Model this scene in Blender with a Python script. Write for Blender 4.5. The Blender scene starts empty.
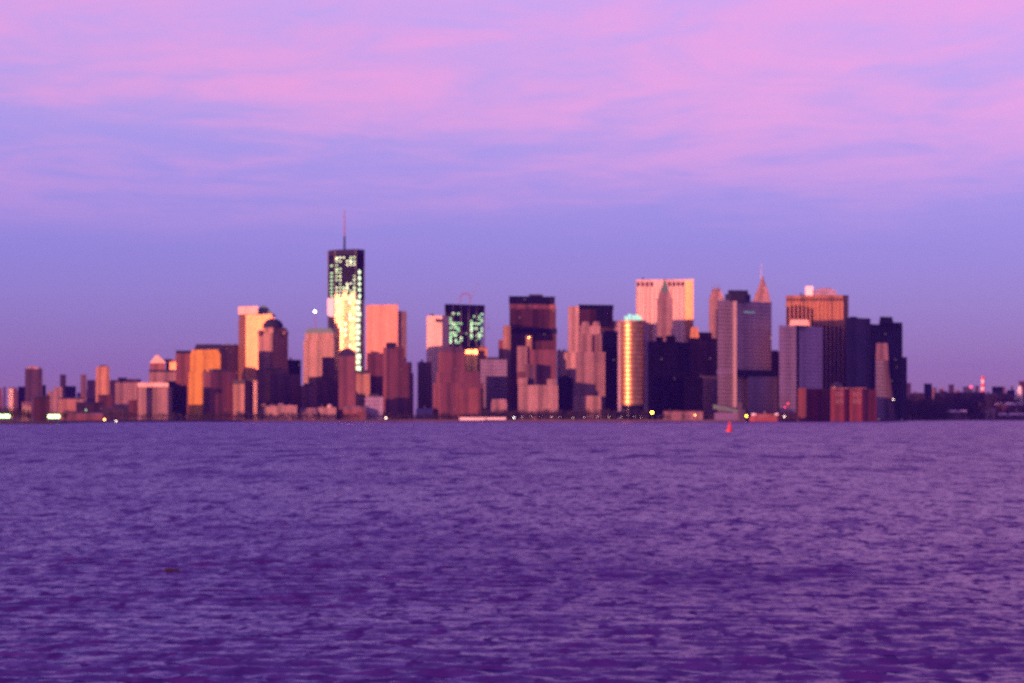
import bpy, math, random
import numpy as np
from math import radians as R
rnd = random.Random(7)
S = bpy.context.scene
COL = S.collection

# ------------------------------------------------------------------ camera geometry
F = 2174.0            # focal length in pixels of the 1024 px wide picture
HY = 415.0            # horizon row
H = 12.0              # camera height over the water (upper deck of a ferry)
GZ = 2.6              # quay level
SUN_A, SUN_E = 50.0, 5.5   # sun: degrees left of "behind the camera", elevation

def P(px, D): return ((px - 512.0) / F * D, D)
def Z(y, D): return H + (HY - y) / F * D

# ------------------------------------------------------------------ node helpers
def mat(name):
    m = bpy.data.materials.new(name); m.use_nodes = True
    nt = m.node_tree; nt.nodes.clear()
    out = nt.nodes.new('ShaderNodeOutputMaterial')
    b = nt.nodes.new('ShaderNodeBsdfPrincipled')
    nt.links.new(b.outputs[0], out.inputs[0])
    return m, nt, b

class G:
    """tiny expression helper over a node tree"""
    def __init__(s, nt): s.nt = nt
    def n(s, t, **k):
        o = s.nt.nodes.new(t)
        for a, v in k.items(): setattr(o, a, v)
        return o
    def set(s, sock, v):
        if hasattr(v, 'is_output'): s.nt.links.new(v, sock)
        else:
            if isinstance(v, (tuple, list)) and len(v) == 3 and sock.type == 'RGBA': v = (*v, 1)
            sock.default_value = v
    def m(s, op, a, b=0.0, c=0.0):
        o = s.n('ShaderNodeMath', operation=op)
        s.set(o.inputs[0], a); s.set(o.inputs[1], b); s.set(o.inputs[2], c)
        return o.outputs[0]
    def mix(s, f, a, b, blend='MIX'):
        o = s.n('ShaderNodeMix', data_type='RGBA', blend_type=blend, clamp_factor=True)
        s.set(o.inputs[0], f); s.set(o.inputs[6], a); s.set(o.inputs[7], b)
        return o.outputs[2]
    def noise(s, vec, scale, detail=3.0, rough=0.55, dist=0.0):
        o = s.n('ShaderNodeTexNoise')
        s.set(o.inputs['Vector'], vec); o.inputs['Scale'].default_value = scale
        o.inputs['Detail'].default_value = detail; o.inputs['Roughness'].default_value = rough
        o.inputs['Distortion'].default_value = dist
        return o.outputs[0]
    def ramp(s, f, stops, interp='LINEAR'):
        o = s.n('ShaderNodeValToRGB'); cr = o.color_ramp; cr.interpolation = interp
        s.set(o.inputs[0], f)
        while len(cr.elements) < len(stops): cr.elements.new(0.5)
        for e, (p, c) in zip(cr.elements, stops):
            e.position = p; e.color = (*c, 1) if len(c) == 3 else c
        return o.outputs[0]
    def sstep(s, v, lo, hi):
        o = s.n('ShaderNodeMapRange', interpolation_type='SMOOTHSTEP')
        s.set(o.inputs[0], v); o.inputs[1].default_value = lo; o.inputs[2].default_value = hi
        return o.outputs[0]
    def vec(s, x, y, z):
        o = s.n('ShaderNodeCombineXYZ'); s.set(o.inputs[0], x); s.set(o.inputs[1], y); s.set(o.inputs[2], z)
        return o.outputs[0]

def facade(name, wall, glass, bay=3.2, fl=3.9, wf=.6, hf=.55, grough=.25, gmetal=0.0, wrough=.8, wmetal=0.0, lit=0.0, var=.36, gvar=.45, spec=.5):
    """wall with a grid of windows; UV are metres along the wall and metres up"""
    m, nt, b = mat(name); g = G(nt)
    uv = g.n('ShaderNodeUVMap').outputs[0]
    sp = g.n('ShaderNodeSeparateXYZ'); nt.links.new(uv, sp.inputs[0])
    u, v = sp.outputs[0], sp.outputs[1]
    ub, vb = g.m('DIVIDE', u, bay), g.m('DIVIDE', v, fl)
    fu, fv = g.m('FRACT', ub), g.m('FRACT', vb)
    inu = g.m('LESS_THAN', fu, wf); inv = g.m('LESS_THAN', fv, hf)
    win = g.m('MULTIPLY', inu, inv)
    cell = g.vec(g.m('FLOOR', ub), g.m('FLOOR', vb), 0.0)
    wn = g.n('ShaderNodeTexWhiteNoise', noise_dimensions='2D'); nt.links.new(cell, wn.inputs['Vector'])
    r = wn.outputs[0]
    geo = g.n('ShaderNodeNewGeometry').outputs['Position']
    st = g.noise(geo, .035, 4.0, .6)
    streak = g.noise(g.vec(g.m('MULTIPLY', u, .22), g.m('MULTIPLY', v, .018), 0.0), 1.0, 3.0, .6)
    k = g.m('ADD', g.m('MULTIPLY', g.m('SUBTRACT', st, .5), var * 2.2), g.m('ADD', 1.0, g.m('MULTIPLY', g.m('SUBTRACT', streak, .5), var * 2.0)))
    wallc = g.mix(1.0, (*wall, 1), g.vec(k, k, k), 'MULTIPLY')
    gk = g.m('ADD', 1.0 - gvar, g.m('MULTIPLY', r, 2 * gvar))
    glassc = g.mix(1.0, (*glass, 1), g.vec(gk, gk, gk), 'MULTIPLY')
    col = g.mix(win, wallc, glassc)
    # rooms grouped over a few bays and floors: blinds, tenants, refits
    cell2 = g.vec(g.m('FLOOR', g.m('DIVIDE', ub, 3.0)), g.m('FLOOR', g.m('DIVIDE', vb, 2.0)), 0.0)
    wn2 = g.n('ShaderNodeTexWhiteNoise', noise_dimensions='2D'); nt.links.new(cell2, wn2.inputs['Vector'])
    fb = g.n('ShaderNodeTexWhiteNoise', noise_dimensions='1D'); nt.links.new(g.m('FLOOR', g.m('DIVIDE', vb, 3.0)), fb.inputs['W'])
    vs_ = g.n('ShaderNodeTexWhiteNoise', noise_dimensions='1D'); nt.links.new(g.m('FLOOR', g.m('DIVIDE', ub, 3.0)), vs_.inputs['W'])
    kk = g.m('ADD', g.m('ADD', g.m('MULTIPLY', g.m('SUBTRACT', vs_.outputs[0], .5), var * 1.2), 1.0 - var * 1.1, g.m('MULTIPLY', g.m('ADD', wn2.outputs[0], fb.outputs[0]), var * 1.1)))
    col = g.mix(1.0, col, g.vec(kk, kk, kk), 'MULTIPLY')
    b.inputs['Specular IOR Level'].default_value = spec
    nt.links.new(col, b.inputs['Base Color'])
    g.set(b.inputs['Roughness'], g.m('ADD', g.m('MULTIPLY', win, grough - wrough), wrough))
    g.set(b.inputs['Metallic'], g.m('ADD', g.m('MULTIPLY', win, gmetal - wmetal), wmetal))
    if lit > 0:
        on = g.m('MULTIPLY', win, g.m('GREATER_THAN', r, 1.0 - lit))
        b.inputs['Emission Color'].default_value = (1.0, .55, .28, 1)
        g.set(b.inputs['Emission Strength'], g.m('MULTIPLY', on, .25))
    return m

def plain(name, c, rough=.8, metal=0.0, var=.25, scale=.05):
    m, nt, b = mat(name); g = G(nt)
    geo = g.n('ShaderNodeNewGeometry').outputs['Position']
    st = g.noise(geo, scale, 4.0, .6)
    k = g.m('ADD', 1.0 - var, g.m('MULTIPLY', st, var * 2))
    nt.links.new(g.mix(1.0, (*c, 1), g.vec(k, k, k), 'MULTIPLY'), b.inputs['Base Color'])
    b.inputs['Roughness'].default_value = rough; b.inputs['Metallic'].default_value = metal
    return m

def lamp(name, c, s):
    m, nt, b = mat(name)
    b.inputs['Base Color'].default_value = (c[0] * .3, c[1] * .3, c[2] * .3, 1)
    b.inputs['Emission Color'].default_value = (*c, 1); b.inputs['Emission Strength'].default_value = s
    return m

M = dict(
    pink=facade('pink_stone', (.47, .29, .26), (.10, .07, .10), 3.4, 3.9, .45, .5),
    rose=facade('rose_concrete', (.38, .22, .21), (.06, .05, .08), 3.0, 3.6, .5, .5, lit=.004),
    goldst=facade('golden_stone', (.58, .30, .04), (.44, .22, .025), 2.6, 3.9, .5, .55, .7, var=.24, spec=.2),
    brick=facade('red_brick', (.30, .10, .085), (.04, .03, .04), 3.2, 3.3, .42, .5, lit=.006),
    fort=facade('deep_red_brick', (.17, .016, .018), (.03, .02, .03), 3.2, 3.6, .4, .5),
    brown=facade('brown_brick', (.22, .072, .085), (.035, .02, .045), 3.0, 3.3, .45, .5, lit=.006),
    dusk=facade('dull_brick', (.14, .070, .095), (.03, .02, .045), 3.1, 3.4, .5, .5, lit=.006),
    tan=facade('tan_limestone', (.45, .27, .20), (.10, .06, .06), 3.0, 3.7, .4, .5, .7, lit=.004, spec=.2),
    orange=facade('warm_limestone', (.46, .24, .10), (.33, .16, .07), 2.6, 3.9, .5, .55, .7, var=.22, spec=.2),
    tanr=facade('salmon_granite', (.40, .20, .15), (.14, .08, .08), 2.6, 3.9, .5, .5, .3),
    white=facade('white_marble', (.84, .64, .50), (.44, .32, .27), 5.6, 3.9, .4, .7, .7, var=.12, spec=.2),
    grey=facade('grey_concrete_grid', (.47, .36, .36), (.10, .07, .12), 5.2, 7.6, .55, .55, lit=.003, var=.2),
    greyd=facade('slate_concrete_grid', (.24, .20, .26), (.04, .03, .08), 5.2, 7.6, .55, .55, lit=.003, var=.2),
    violet=facade('violet_grey_cladding', (.50, .40, .50), (.16, .12, .22), 5.0, 7.6, .5, .5, var=.2),
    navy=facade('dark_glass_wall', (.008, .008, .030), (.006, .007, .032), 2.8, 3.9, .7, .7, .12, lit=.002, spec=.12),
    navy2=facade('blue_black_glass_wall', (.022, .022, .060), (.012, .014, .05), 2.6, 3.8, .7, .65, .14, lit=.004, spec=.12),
    black=facade('black_steel_wall', (.030, .020, .026), (.018, .012, .02), 4.2, 4.2, .6, .62, .2, lit=.006, spec=.12),
    rust=facade('rust_brown_grid', (.12, .045, .05), (.02, .014, .024), 4.6, 4.2, .55, .55, .3, lit=.006, spec=.12),
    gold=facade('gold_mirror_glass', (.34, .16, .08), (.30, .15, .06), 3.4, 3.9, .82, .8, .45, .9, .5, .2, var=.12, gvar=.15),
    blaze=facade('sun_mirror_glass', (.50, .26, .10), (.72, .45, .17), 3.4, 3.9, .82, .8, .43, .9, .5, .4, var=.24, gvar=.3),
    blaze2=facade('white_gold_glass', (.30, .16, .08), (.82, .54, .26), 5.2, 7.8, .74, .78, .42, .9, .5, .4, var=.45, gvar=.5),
    copper=facade('copper_tint_glass', (.42, .24, .16), (.50, .30, .20), 3.0, 3.9, .6, .6, .34, .6, .7, .2, var=.15),
    steel=facade('blue_grey_curtain_wall', (.10, .10, .14), (.10, .11, .17), 3.0, 3.9, .8, .75, .16, .5),
    roof=plain('roof_tar', (.035, .03, .04)),
    slate=plain('dark_slate_roof', (.007, .008, .030), .9),
    green=plain('verdigris_copper', (.10, .19, .15), .7),
    pale=plain('pale_painted_metal', (.62, .52, .50), .6),
    paleg=plain('pale_green_canopy', (.10, .19, .15), .7),
    steelp=plain('painted_steel', (.12, .10, .12), .5),
    mauvep=plain('mauve_lattice_paint', (.30, .13, .16), .8),
    redp=plain('red_paint', (.55, .03, .04), .5),
    redst=plain('red_stack_paint', (.62, .08, .10), .6),
    whitep=plain('white_paint', (.78, .74, .72), .6),
    orangep=plain('orange_hull_paint', (.24, .06, .04), .8),
    slab=plain('bare_concrete', (.05, .05, .075), .9),
    wood=plain('wet_wood', (.03, .02, .016), .5),
    hull=plain('dark_hull', (.03, .02, .03), .5),
)
L = dict(
    green=lamp('greenish_work_light', (.45, .85, .42), .95),
    greenw=lamp('pale_work_light', (.75, .95, .55), 1.3),
    white=lamp('white_lamp', (1.0, .93, .85), 5),
    flood=lamp('green_flood_light', (.50, 1.0, .33), 3.4),
    yellow=lamp('yellow_lamp', (1.0, .58, .05), 12),
    amber=lamp('amber_lamp', (1.0, .42, .10), 8),
    red=lamp('red_lamp', (1.0, .03, .10), 2.5),
    teal=lamp('teal_crown_light', (.34, .80, .62), .7),
    sign=lamp('dim_letters', (.45, .7, .7), .2),
    dim=lamp('small_lamp', (1.0, .75, .6), 4),
)

# ------------------------------------------------------------------ mesh helpers
def link_mesh(name, verts, faces, m, parent=None, uvs=None, smooth=False):
    me = bpy.data.meshes.new(name); me.from_pydata(verts, [], faces)
    if uvs:
        l = me.uv_layers.new(name='UVMap')
        l.data.foreach_set('uv', [c for f in uvs for p in f for c in p])
    if smooth: me.polygons.foreach_set('use_smooth', [True] * len(faces))
    if m: me.materials.append(m)
    me.update()
    o = bpy.data.objects.new(name, me); COL.objects.link(o)
    if parent is not None:
        o.parent = parent
        me.transform(__import__('mathutils').Matrix.Translation(-parent.location))
    return o

def tag(o, label, cat, group=None):
    o['label'] = label; o['category'] = cat
    if group: o['group'] = group
    return o

def thing(name, label, cat, loc, group=None):
    o = bpy.data.objects.new(name, None); COL.objects.link(o)
    o.location = loc; o.empty_display_size = 5
    return tag(o, label, cat, group)

def scaled(pts, sx, sy=None):
    sy = sx if sy is None else sy
    cx = sum(p[0] for p in pts) / len(pts); cy = sum(p[1] for p in pts) / len(pts)
    return [(cx + (x - cx) * sx, cy + (y - cy) * sy) for x, y in pts]

def rings(name, rr, m, parent=None, smooth=False):
    """rr: list of (pts, z) bottom to top with equal counts; capped on top, open below"""
    n = len(rr[0][0]); vs, fs, uvs = [], [], []
    for pts, z in rr:
        for x, y in pts: vs.append((x, y, z))
    us = [0.0]
    for i in range(n):
        a, b = rr[0][0][i], rr[0][0][(i + 1) % n]; us.append(us[-1] + math.hypot(b[0] - a[0], b[1] - a[1]))
    for k in range(len(rr) - 1):
        for i in range(n):
            j = (i + 1) % n
            fs.append((k * n + i, k * n + j, (k + 1) * n + j, (k + 1) * n + i))
            z0, z1 = rr[k][1], rr[k + 1][1]
            uvs.append(((us[i], z0), (us[i + 1], z0), (us[i + 1], z1), (us[i], z1)))
    t = len(vs); vs += [(x, y, rr[-1][1]) for x, y in rr[-1][0]]
    fs.append(tuple(range(t, t + n))); uvs.append([(-.2, -.2)] * n)
    return link_mesh(name, vs, fs, m, parent, uvs, smooth)

def prism(name, pts, z0, z1, m, parent=None, top=1.0):
    tp = pts if top == 1.0 else scaled(pts, *(top if isinstance(top, tuple) else (top,)))
    return rings(name, [(pts, z0), (tp, z1)], m, parent)

def box(name, x0, x1, y0, y1, z0, z1, m, parent=None):
    vs = [(x0, y0, z0), (x1, y0, z0), (x1, y1, z0), (x0, y1, z0), (x0, y0, z1), (x1, y0, z1), (x1, y1, z1), (x0, y1, z1)]
    fs = [(0, 3, 2, 1), (4, 5, 6, 7), (0, 1, 5, 4), (1, 2, 6, 5), (2, 3, 7, 6), (3, 0, 4, 7)]
    return link_mesh(name, vs, fs, m, parent, [[(0, 0)] * 4] * 6)

def tube(name, p0, p1, r0, r1, m, parent=None, n=8):
    from mathutils import Vector
    a, b = Vector(p0), Vector(p1); d = (b - a).normalized()
    s = d.orthogonal().normalized(); t = d.cross(s)
    vs = [tuple(c + (s * math.cos(q) + t * math.sin(q)) * r) for c, r in ((a, r0), (b, r1)) for q in [2 * math.pi * i / n for i in range(n)]]
    fs = [(i, (i + 1) % n, n + (i + 1) % n, n + i) for i in range(n)] + [tuple(range(n))[::-1], tuple(range(n, 2 * n))]
    return link_mesh(name, vs, fs, m, parent, [[(0, 0)] * len(f) for f in fs])

def ball(name, c, r, m, parent=None, nu=12, nv=8):
    vs = [(c[0], c[1], c[2] - r)]
    for i in range(1, nv):
        th = math.pi * i / nv
        for j in range(nu):
            q = 2 * math.pi * j / nu
            vs.append((c[0] + r * math.sin(th) * math.cos(q), c[1] + r * math.sin(th) * math.sin(q), c[2] - r * math.cos(th)))
    vs.append((c[0], c[1], c[2] + r)); fs = []
    for j in range(nu):
        fs.append((0, 1 + (j + 1) % nu, 1 + j))
        for i in range(nv - 2):
            fs.append((1 + i * nu + j, 1 + i * nu + (j + 1) % nu, 1 + (i + 1) * nu + (j + 1) % nu, 1 + (i + 1) * nu + j))
        fs.append((1 + (nv - 2) * nu + j, 1 + (nv - 2) * nu + (j + 1) % nu, len(vs) - 1))
    return link_mesh(name, vs, fs, m, parent, [[(0, 0)] * len(f) for f in fs], True)

def plan(D, xs, angs, dep):
    """ground plan whose street fronts span the columns xs, each front turned by angs degrees (+ = towards the right)"""
    ds = [0.0]
    for i, a in enumerate(angs): ds.append(ds[-1] + (xs[i + 1] - xs[i]) / F * D * math.tan(R(a)))
    k = min(ds); fr = [P(x, D + d - k) for x, d in zip(xs, ds)]
    if len(angs) == 2 and 75 <= angs[1] - angs[0] <= 105:
        return fr + [(fr[0][0] + fr[2][0] - fr[1][0], fr[0][1] + fr[2][1] - fr[1][1])]
    far = max(p[1] for p in fr) + dep
    q = lambda p: (p[0] * far / p[1], far)
    l, r = q(fr[0]), q(fr[-1])
    mx = (l[0] + r[0]) / 2
    return fr + [(mx + (r[0] - mx) * .97, far), (mx + (l[0] - mx) * .97, far)]

def bld(name, label, cat, D, xs, angs, top, m, dep=45, tiers=(), plant=True, bot=None, group=None, cap=True, parts=True, frac=None):
    """a building: walls, then further tiers (part, xs, angs, ybot, ytop, material, depth offset, top scale)"""
    z0 = GZ - .5 if bot is None else Z(bot, D)
    pts = plan(D, xs, angs, dep)
    cx = sum(p[0] for p in pts) / len(pts); cy = sum(p[1] for p in pts) / len(pts)
    root = thing(name, label, cat, (cx, cy, z0), group)
    z1 = Z(top, D)
    m = M[m] if isinstance(m, str) else m
    prism('walls', pts, z0, z1, m, root)
    if parts:
        if cap:
            prism('parapet', scaled(pts, 1.012), z1 - .8, z1 + 1.0, m, root)
        if plant:
            w = rnd.uniform(.35, .6); h = rnd.uniform(3.0, 5.5)
            prism('roof_plant', scaled(pts, w, w), z1 + 1.0, z1 + 1.0 + h, M['roof'], root)
        for _ in range(rnd.randint(1, 2)):
            t, f = rnd.uniform(.15, .85), rnd.uniform(.12, .3)
            bx_ = pts[0][0] + (pts[1][0] - pts[0][0]) * t; by_ = max(p[1] for p in pts[:2]) * (1 - f) + max(p[1] for p in pts) * f
            q_ = rnd.uniform(1.2, 2.6)
            if xs[-1] - xs[0] > 9: box('roof_tank', bx_ - q_, bx_ + q_, by_ - q_, by_ + q_, z1 + .1, z1 + rnd.uniform(3.5, 7.0), M['roof'] if rnd.random() < .6 else m, root)
    for t in tiers:
        part, tx, ta, yb, yt, tm = t[:6]
        off = t[6] if len(t) > 6 else 8.0
        tp = t[7] if len(t) > 7 else 1.0
        dd = t[8] if len(t) > 8 else 30
        DD = D + off
        prism(part, plan(DD, tx, ta, dd), Z(yb, DD), Z(yt, DD), M[tm] if isinstance(tm, str) else tm, root, tp)
    return root

def mast(root, x, y0, y1, D, r=.5, part='mast', m='steelp', r1=None):
    p = P(x, D)
    return tube(part, (p[0], p[1], Z(y0, D)), (p[0], p[1], Z(y1, D)), r, r * .6 if r1 is None else r1, M[m], root)

FAR = 'small far towers on the hazy horizon'
# ================================================================== SETTING
def ground(name, pts, z, m, skirt=4.0):
    n = len(pts)
    vs = [(x, y, z) for x, y in pts] + [(x, y, z - skirt) for x, y in pts]
    fs = [tuple(range(n))] + [(i, n + i, n + (i + 1) % n, (i + 1) % n) for i in range(n)]
    o = link_mesh(name, vs, fs, m, None, [[(0, 0)] * len(f) for f in fs]); o['kind'] = 'structure'
    return o
shore = [(-900, 3300), (-200, 3050), (0, 3080), (55, 3120), (75, 3700), (150, 4050), (240, 4330), (400, 4380), (520, 4360), (640, 4330), (745, 4300), (800, 4420), (880, 4700), (960, 5200), (1024, 5250), (1200, 5400), (1900, 6000)]
sp = [P(x, d) for x, d in shore]
ground('island_ground', sp + [(12000, 6000), (14000, 19800), (-14000, 19800), (-9000, 3600)], GZ, plain('quay_and_ground', (.085, .06, .065), .9, 0, .4))

# ---- water: a heightfield of wind waves near the ferry, a flat rippled sheet beyond
def water_material():
    m, nt, b = mat('harbour_water'); g = G(nt)
    geo = g.n('ShaderNodeNewGeometry').outputs['Position']
    def sc(v, s):
        o = g.n('ShaderNodeVectorMath', operation='MULTIPLY'); nt.links.new(v, o.inputs[0]); o.inputs[1].default_value = s
        return o.outputs[0]
    def slope(v, detail, amt):
        o = g.n('ShaderNodeTexNoise'); nt.links.new(v, o.inputs['Vector']); o.inputs['Scale'].default_value = 1.0
        o.inputs['Detail'].default_value = detail; o.inputs['Roughness'].default_value = .6
        p = g.n('ShaderNodeVectorMath', operation='SUBTRACT'); nt.links.new(o.outputs['Color'], p.inputs[0]); p.inputs[1].default_value = (.5, .5, .5)
        k = g.n('ShaderNodeVectorMath', operation='MULTIPLY'); nt.links.new(p.outputs[0], k.inputs[0]); k.inputs[1].default_value = (amt, amt, 0)
        return k.outputs[0]
    def add(x, y):
        o = g.n('ShaderNodeVectorMath', operation='ADD'); nt.links.new(x, o.inputs[0]); nt.links.new(y, o.inputs[1]); return o.outputs[0]
    tot = add(slope(sc(geo, (.60, .35, 0)), 3.0, 1.2), slope(sc(geo, (2.2, 3.6, 0)), 2.0, .7))
    # patches of steeper wave faces at several sizes
    pa = g.sstep(g.noise(sc(geo, (.62, .30, 0)), 1.0, 2.5, .6, .3), .55, .65)
    # out on the open bay the chop is longer than in the lee near the boat
    py = g.n('ShaderNodeSeparateXYZ'); nt.links.new(geo, py.inputs[0])
    pb = g.m('MULTIPLY', g.sstep(g.noise(sc(geo, (.22, .075, 0)), 1.0, 3.0, .62, .3), .54, .66), g.sstep(py.outputs[1], 130, 330))
    pc = g.m('MULTIPLY', g.sstep(g.noise(sc(geo, (.085, .020, 0)), 1.0, 3.0, .62, .3), .52, .66), g.sstep(py.outputs[1], 260, 700))
    pd = g.sstep(g.noise(sc(geo, (.012, .009, 0)), 1.0, 3.0, .6), .42, .66)
    pt = g.m('ADD', g.m('ADD', g.m('ADD', g.m('MULTIPLY', pa, .34), g.m('MULTIPLY', pb, .24)), g.m('MULTIPLY', pc, .20)), g.m('MULTIPLY', pd, .05))
    sx3 = g.n('ShaderNodeSeparateXYZ'); nt.links.new(tot, sx3.inputs[0])
    # all shading normals tilted to the camera side, suppressing reflections of the skyline
    ty = g.m('MULTIPLY', g.m('ADD', g.m('ADD', g.m('ABSOLUTE', sx3.outputs[1]), pt), .05), -1.0)
    tot = g.vec(sx3.outputs[0], ty, 0.0)
    nrm = g.n('ShaderNodeNewGeometry').outputs['Normal']
    nn = g.n('ShaderNodeVectorMath', operation='NORMALIZE'); nt.links.new(add(nrm, tot), nn.inputs[0])
    nt.links.new(nn.outputs[0], b.inputs['Normal'])
    b.inputs['Base Color'].default_value = (.046, .017, .185, 1)
    b.inputs['Roughness'].default_value = .2; b.inputs['IOR'].default_value = 1.34
    return m
WM = water_material()
def waves():
    rs = [25.0]
    while rs[-1] < 1500: 
        r = rs[-1]; rs.append(r + max(.3, .0032 * r if r < 250 else .8 + (r - 250) * .012))
    rs = np.array(rs); th = np.linspace(-.42, .42, 460)
    RR, TT = np.meshgrid(rs, th, indexing='ij')
    X, Y = RR * np.sin(TT), RR * np.cos(TT)
    rg = np.random.RandomState(3); Zs = np.zeros_like(X)
    dr = np.gradient(rs)[:, None]
    for i in range(110):
        lam = .8 * (4.0 / .8) ** rg.rand()
        a = rg.normal(0, .5) + .15
        k = 2 * math.pi / lam
        amp = .020 * lam / (2 * math.pi)
        fade = np.clip((lam / (2.5 * dr) - 1), 0, 1)
        Zs += fade * amp * np.sin(k * (X * math.sin(a) + Y * math.cos(a)) + rg.rand() * 6.28)
    gust = np.zeros_like(X)
    for i in range(14):
        lam = 18 + 60 * rg.rand(); a = rg.normal(0, .6)
        gust += np.sin(2 * math.pi / lam * (X * math.sin(a) * .5 + Y * math.cos(a)) + rg.rand() * 6.28)
    Zs *= np.clip(1.0 + .16 * gust, .35, 1.9)
    e = np.minimum(np.clip((RR - 25) / 15, 0, 1), np.clip((1500 - RR) / 300, 0, 1)) * np.clip((.42 - np.abs(TT)) / .03, 0, 1)
    Zs = Zs * e - .9 * (1 - e)
    Zs[:, :] += 0
    n, c = X.shape
    co = np.stack([X, Y, Zs], -1).reshape(-1, 3).astype(np.float32)
    ii = np.arange(n * c).reshape(n, c)
    q = np.stack([ii[:-1, :-1], ii[:-1, 1:], ii[1:, 1:], ii[1:, :-1]], -1).reshape(-1, 4)[:, ::-1]
    me = bpy.data.meshes.new('water'); me.vertices.add(len(co)); me.vertices.foreach_set('co', co.ravel())
    me.loops.add(q.size); me.loops.foreach_set('vertex_index', q.ravel().astype(np.int32))
    me.polygons.add(len(q)); me.polygons.foreach_set('loop_start', np.arange(0, q.size, 4, dtype=np.int32))
    me.update(calc_edges=True); me.validate()
    me.polygons.foreach_set('use_smooth', np.ones(len(me.polygons), dtype=bool))
    if me.polygons[0].normal.z < 0: me.flip_normals()
    me.materials.append(WM)
    o = bpy.data.objects.new('water', me); COL.objects.link(o); o['kind'] = 'structure'
waves()
o = link_mesh('water', [(-20000, -3500, -.8), (20000, -3500, -.8), (20000, 20000, -.8), (-20000, 20000, -.8)], [(0, 1, 2, 3)], WM)
o['kind'] = 'structure'
#BUILDINGS#
# ================================================================== BUILDINGS
def far(label, x0, x1, top, m, D=6800, a=0, name='far_tower', cat='tower', group=FAR):
    return bld(name, label, cat, D, [x0, x1], [a], top, m, dep=40, group=group, plant=False, cap=False, parts=False)

# ---- far-left horizon
r = bld('residential_tower', 'wide purple brown tower with pale crown, standing alone on the low horizon', 'tower', 6300, [25, 42.5], [12], 369, 'dusk', plant=False,
        tiers=[('crown', [27, 38], [-10], 369, 366.3, 'pink', 6)])
far('narrow brown block cut by the picture edge', -6, 2, 388, 'brown')
far('slim pink block between the edge cut block and the thin brown one', 9, 13, 389, 'rose', 6700, -20)
far('thin brown block beside the navy block', 12, 17, 387.5, 'brown', 6900)
far('navy block under the wide purple brown tower', 18, 26, 386.5, 'navy2', 6400, 40)
far('dark block tucked against the wide tower', 42, 46, 385, 'navy2', 6600, 40)
far('low pink block between the wide tower and the thin dark one', 47.5, 56, 391, 'rose', 6300, -10)
far('thin dark purple tower with a lit foot', 60, 66, 374.5, 'dusk', 7200, 25)
far('short pink block at the foot of the thin tower', 54, 62, 387, 'rose', 6600, -10)
far('broad navy block between two thin towers', 65, 76, 386, 'navy2', 6700, 42)
far('thin reddish tower before the orange slab', 80.5, 86.5, 374.5, 'rose', 7400, 15)
far('purple block beside the bright orange slab', 87, 96, 380, 'dusk', 7000, 30)
bld('slab_tower', 'bright orange slab tower glowing alone above the low shore', 'tower', 5600, [95.8, 109.5], [-20], 367, facade('orange_slab_stone', (.55, .30, .17), (.30, .15, .09), 2.6, 3.6, .4, .5, .7, spec=.2), dep=24)
far('low purple block just after the orange slab', 109.5, 119, 380, 'dusk', 6300, 25)
far('low mauve block with flat top near the shore flats', 118, 127, 377.5, 'dusk', 6500, 25)
far('low mauve block under the pink gabled building', 126, 141, 379, 'dusk', 6600, 18)
for (xa, xb, n) in ((-4, 140, 26), (906, 1030, 22)):
    for k in range(n):
        x = xa + (xb - xa) * (k + rnd.uniform(.1, .9)) / n; w_ = rnd.uniform(2.0, 5.5)
        far('tiny dim block in the hazy ragged row along the far horizon', x, x + w_, rnd.uniform(385.5, 396), rnd.choice(('dusk', 'brown', 'dusk', 'navy2', 'rose')), rnd.uniform(7700, 8600), rnd.choice((-15, 10, 25, 35)), 'far_block', 'building', 'tiny dim blocks of the far shore')
# near left shore
SH = 'low buildings on the flat shore'
def low(label, x0, x1, top, m, D, a=0, name='low_building', cat='building', roofm=None, rise=0.0, group=None, ridge=True, dep=18):
    r = bld(name, label, cat, D, [x0, x1], [a], top, m, dep=dep, group=group, plant=False, cap=roofm is None)
    if roofm:
        pts = scaled(plan(D, [x0, x1], [a], dep), 1.02)
        prism('roof', pts, Z(top, D) + .003, Z(top - rise, D), M[roofm], r, (.9, .12) if ridge else .8)
    return r
low('small pink gabled house behind the dark trees', 22, 31, 406, 'rose', 3300, -15, 'gabled_house', 'house', 'rose', 4)
low('dark red brick hall between the gabled house and the green floodlight', 34, 50, 398, 'brick', 3400, 30, 'brick_hall', 'hall', 'roof', 2)
low('long low hall with orange red roof edge', 59, 83, 399, 'brick', 4600, -15, 'long_hall', 'hall', 'roof', 1.5)
low('dim brown hall behind the small green light', 76, 104, 403.5, 'dusk', 4400, 28, 'long_hall', 'hall', 'slate', 1.5)
low('long low reddish shed on the waterfront', 66, 103, 414.5, 'brown', 3800, -5, 'waterfront_shed', 'shed', 'rose', 1.5)
low('tall narrow maroon block under the orange slab', 98, 113, 395, 'brown', 4500, 20)
low('pale mauve row of houses before the cream block', 103, 128, 410, 'dusk', 4000, 15, 'row_house', 'house', 'roof', 2)
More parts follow.
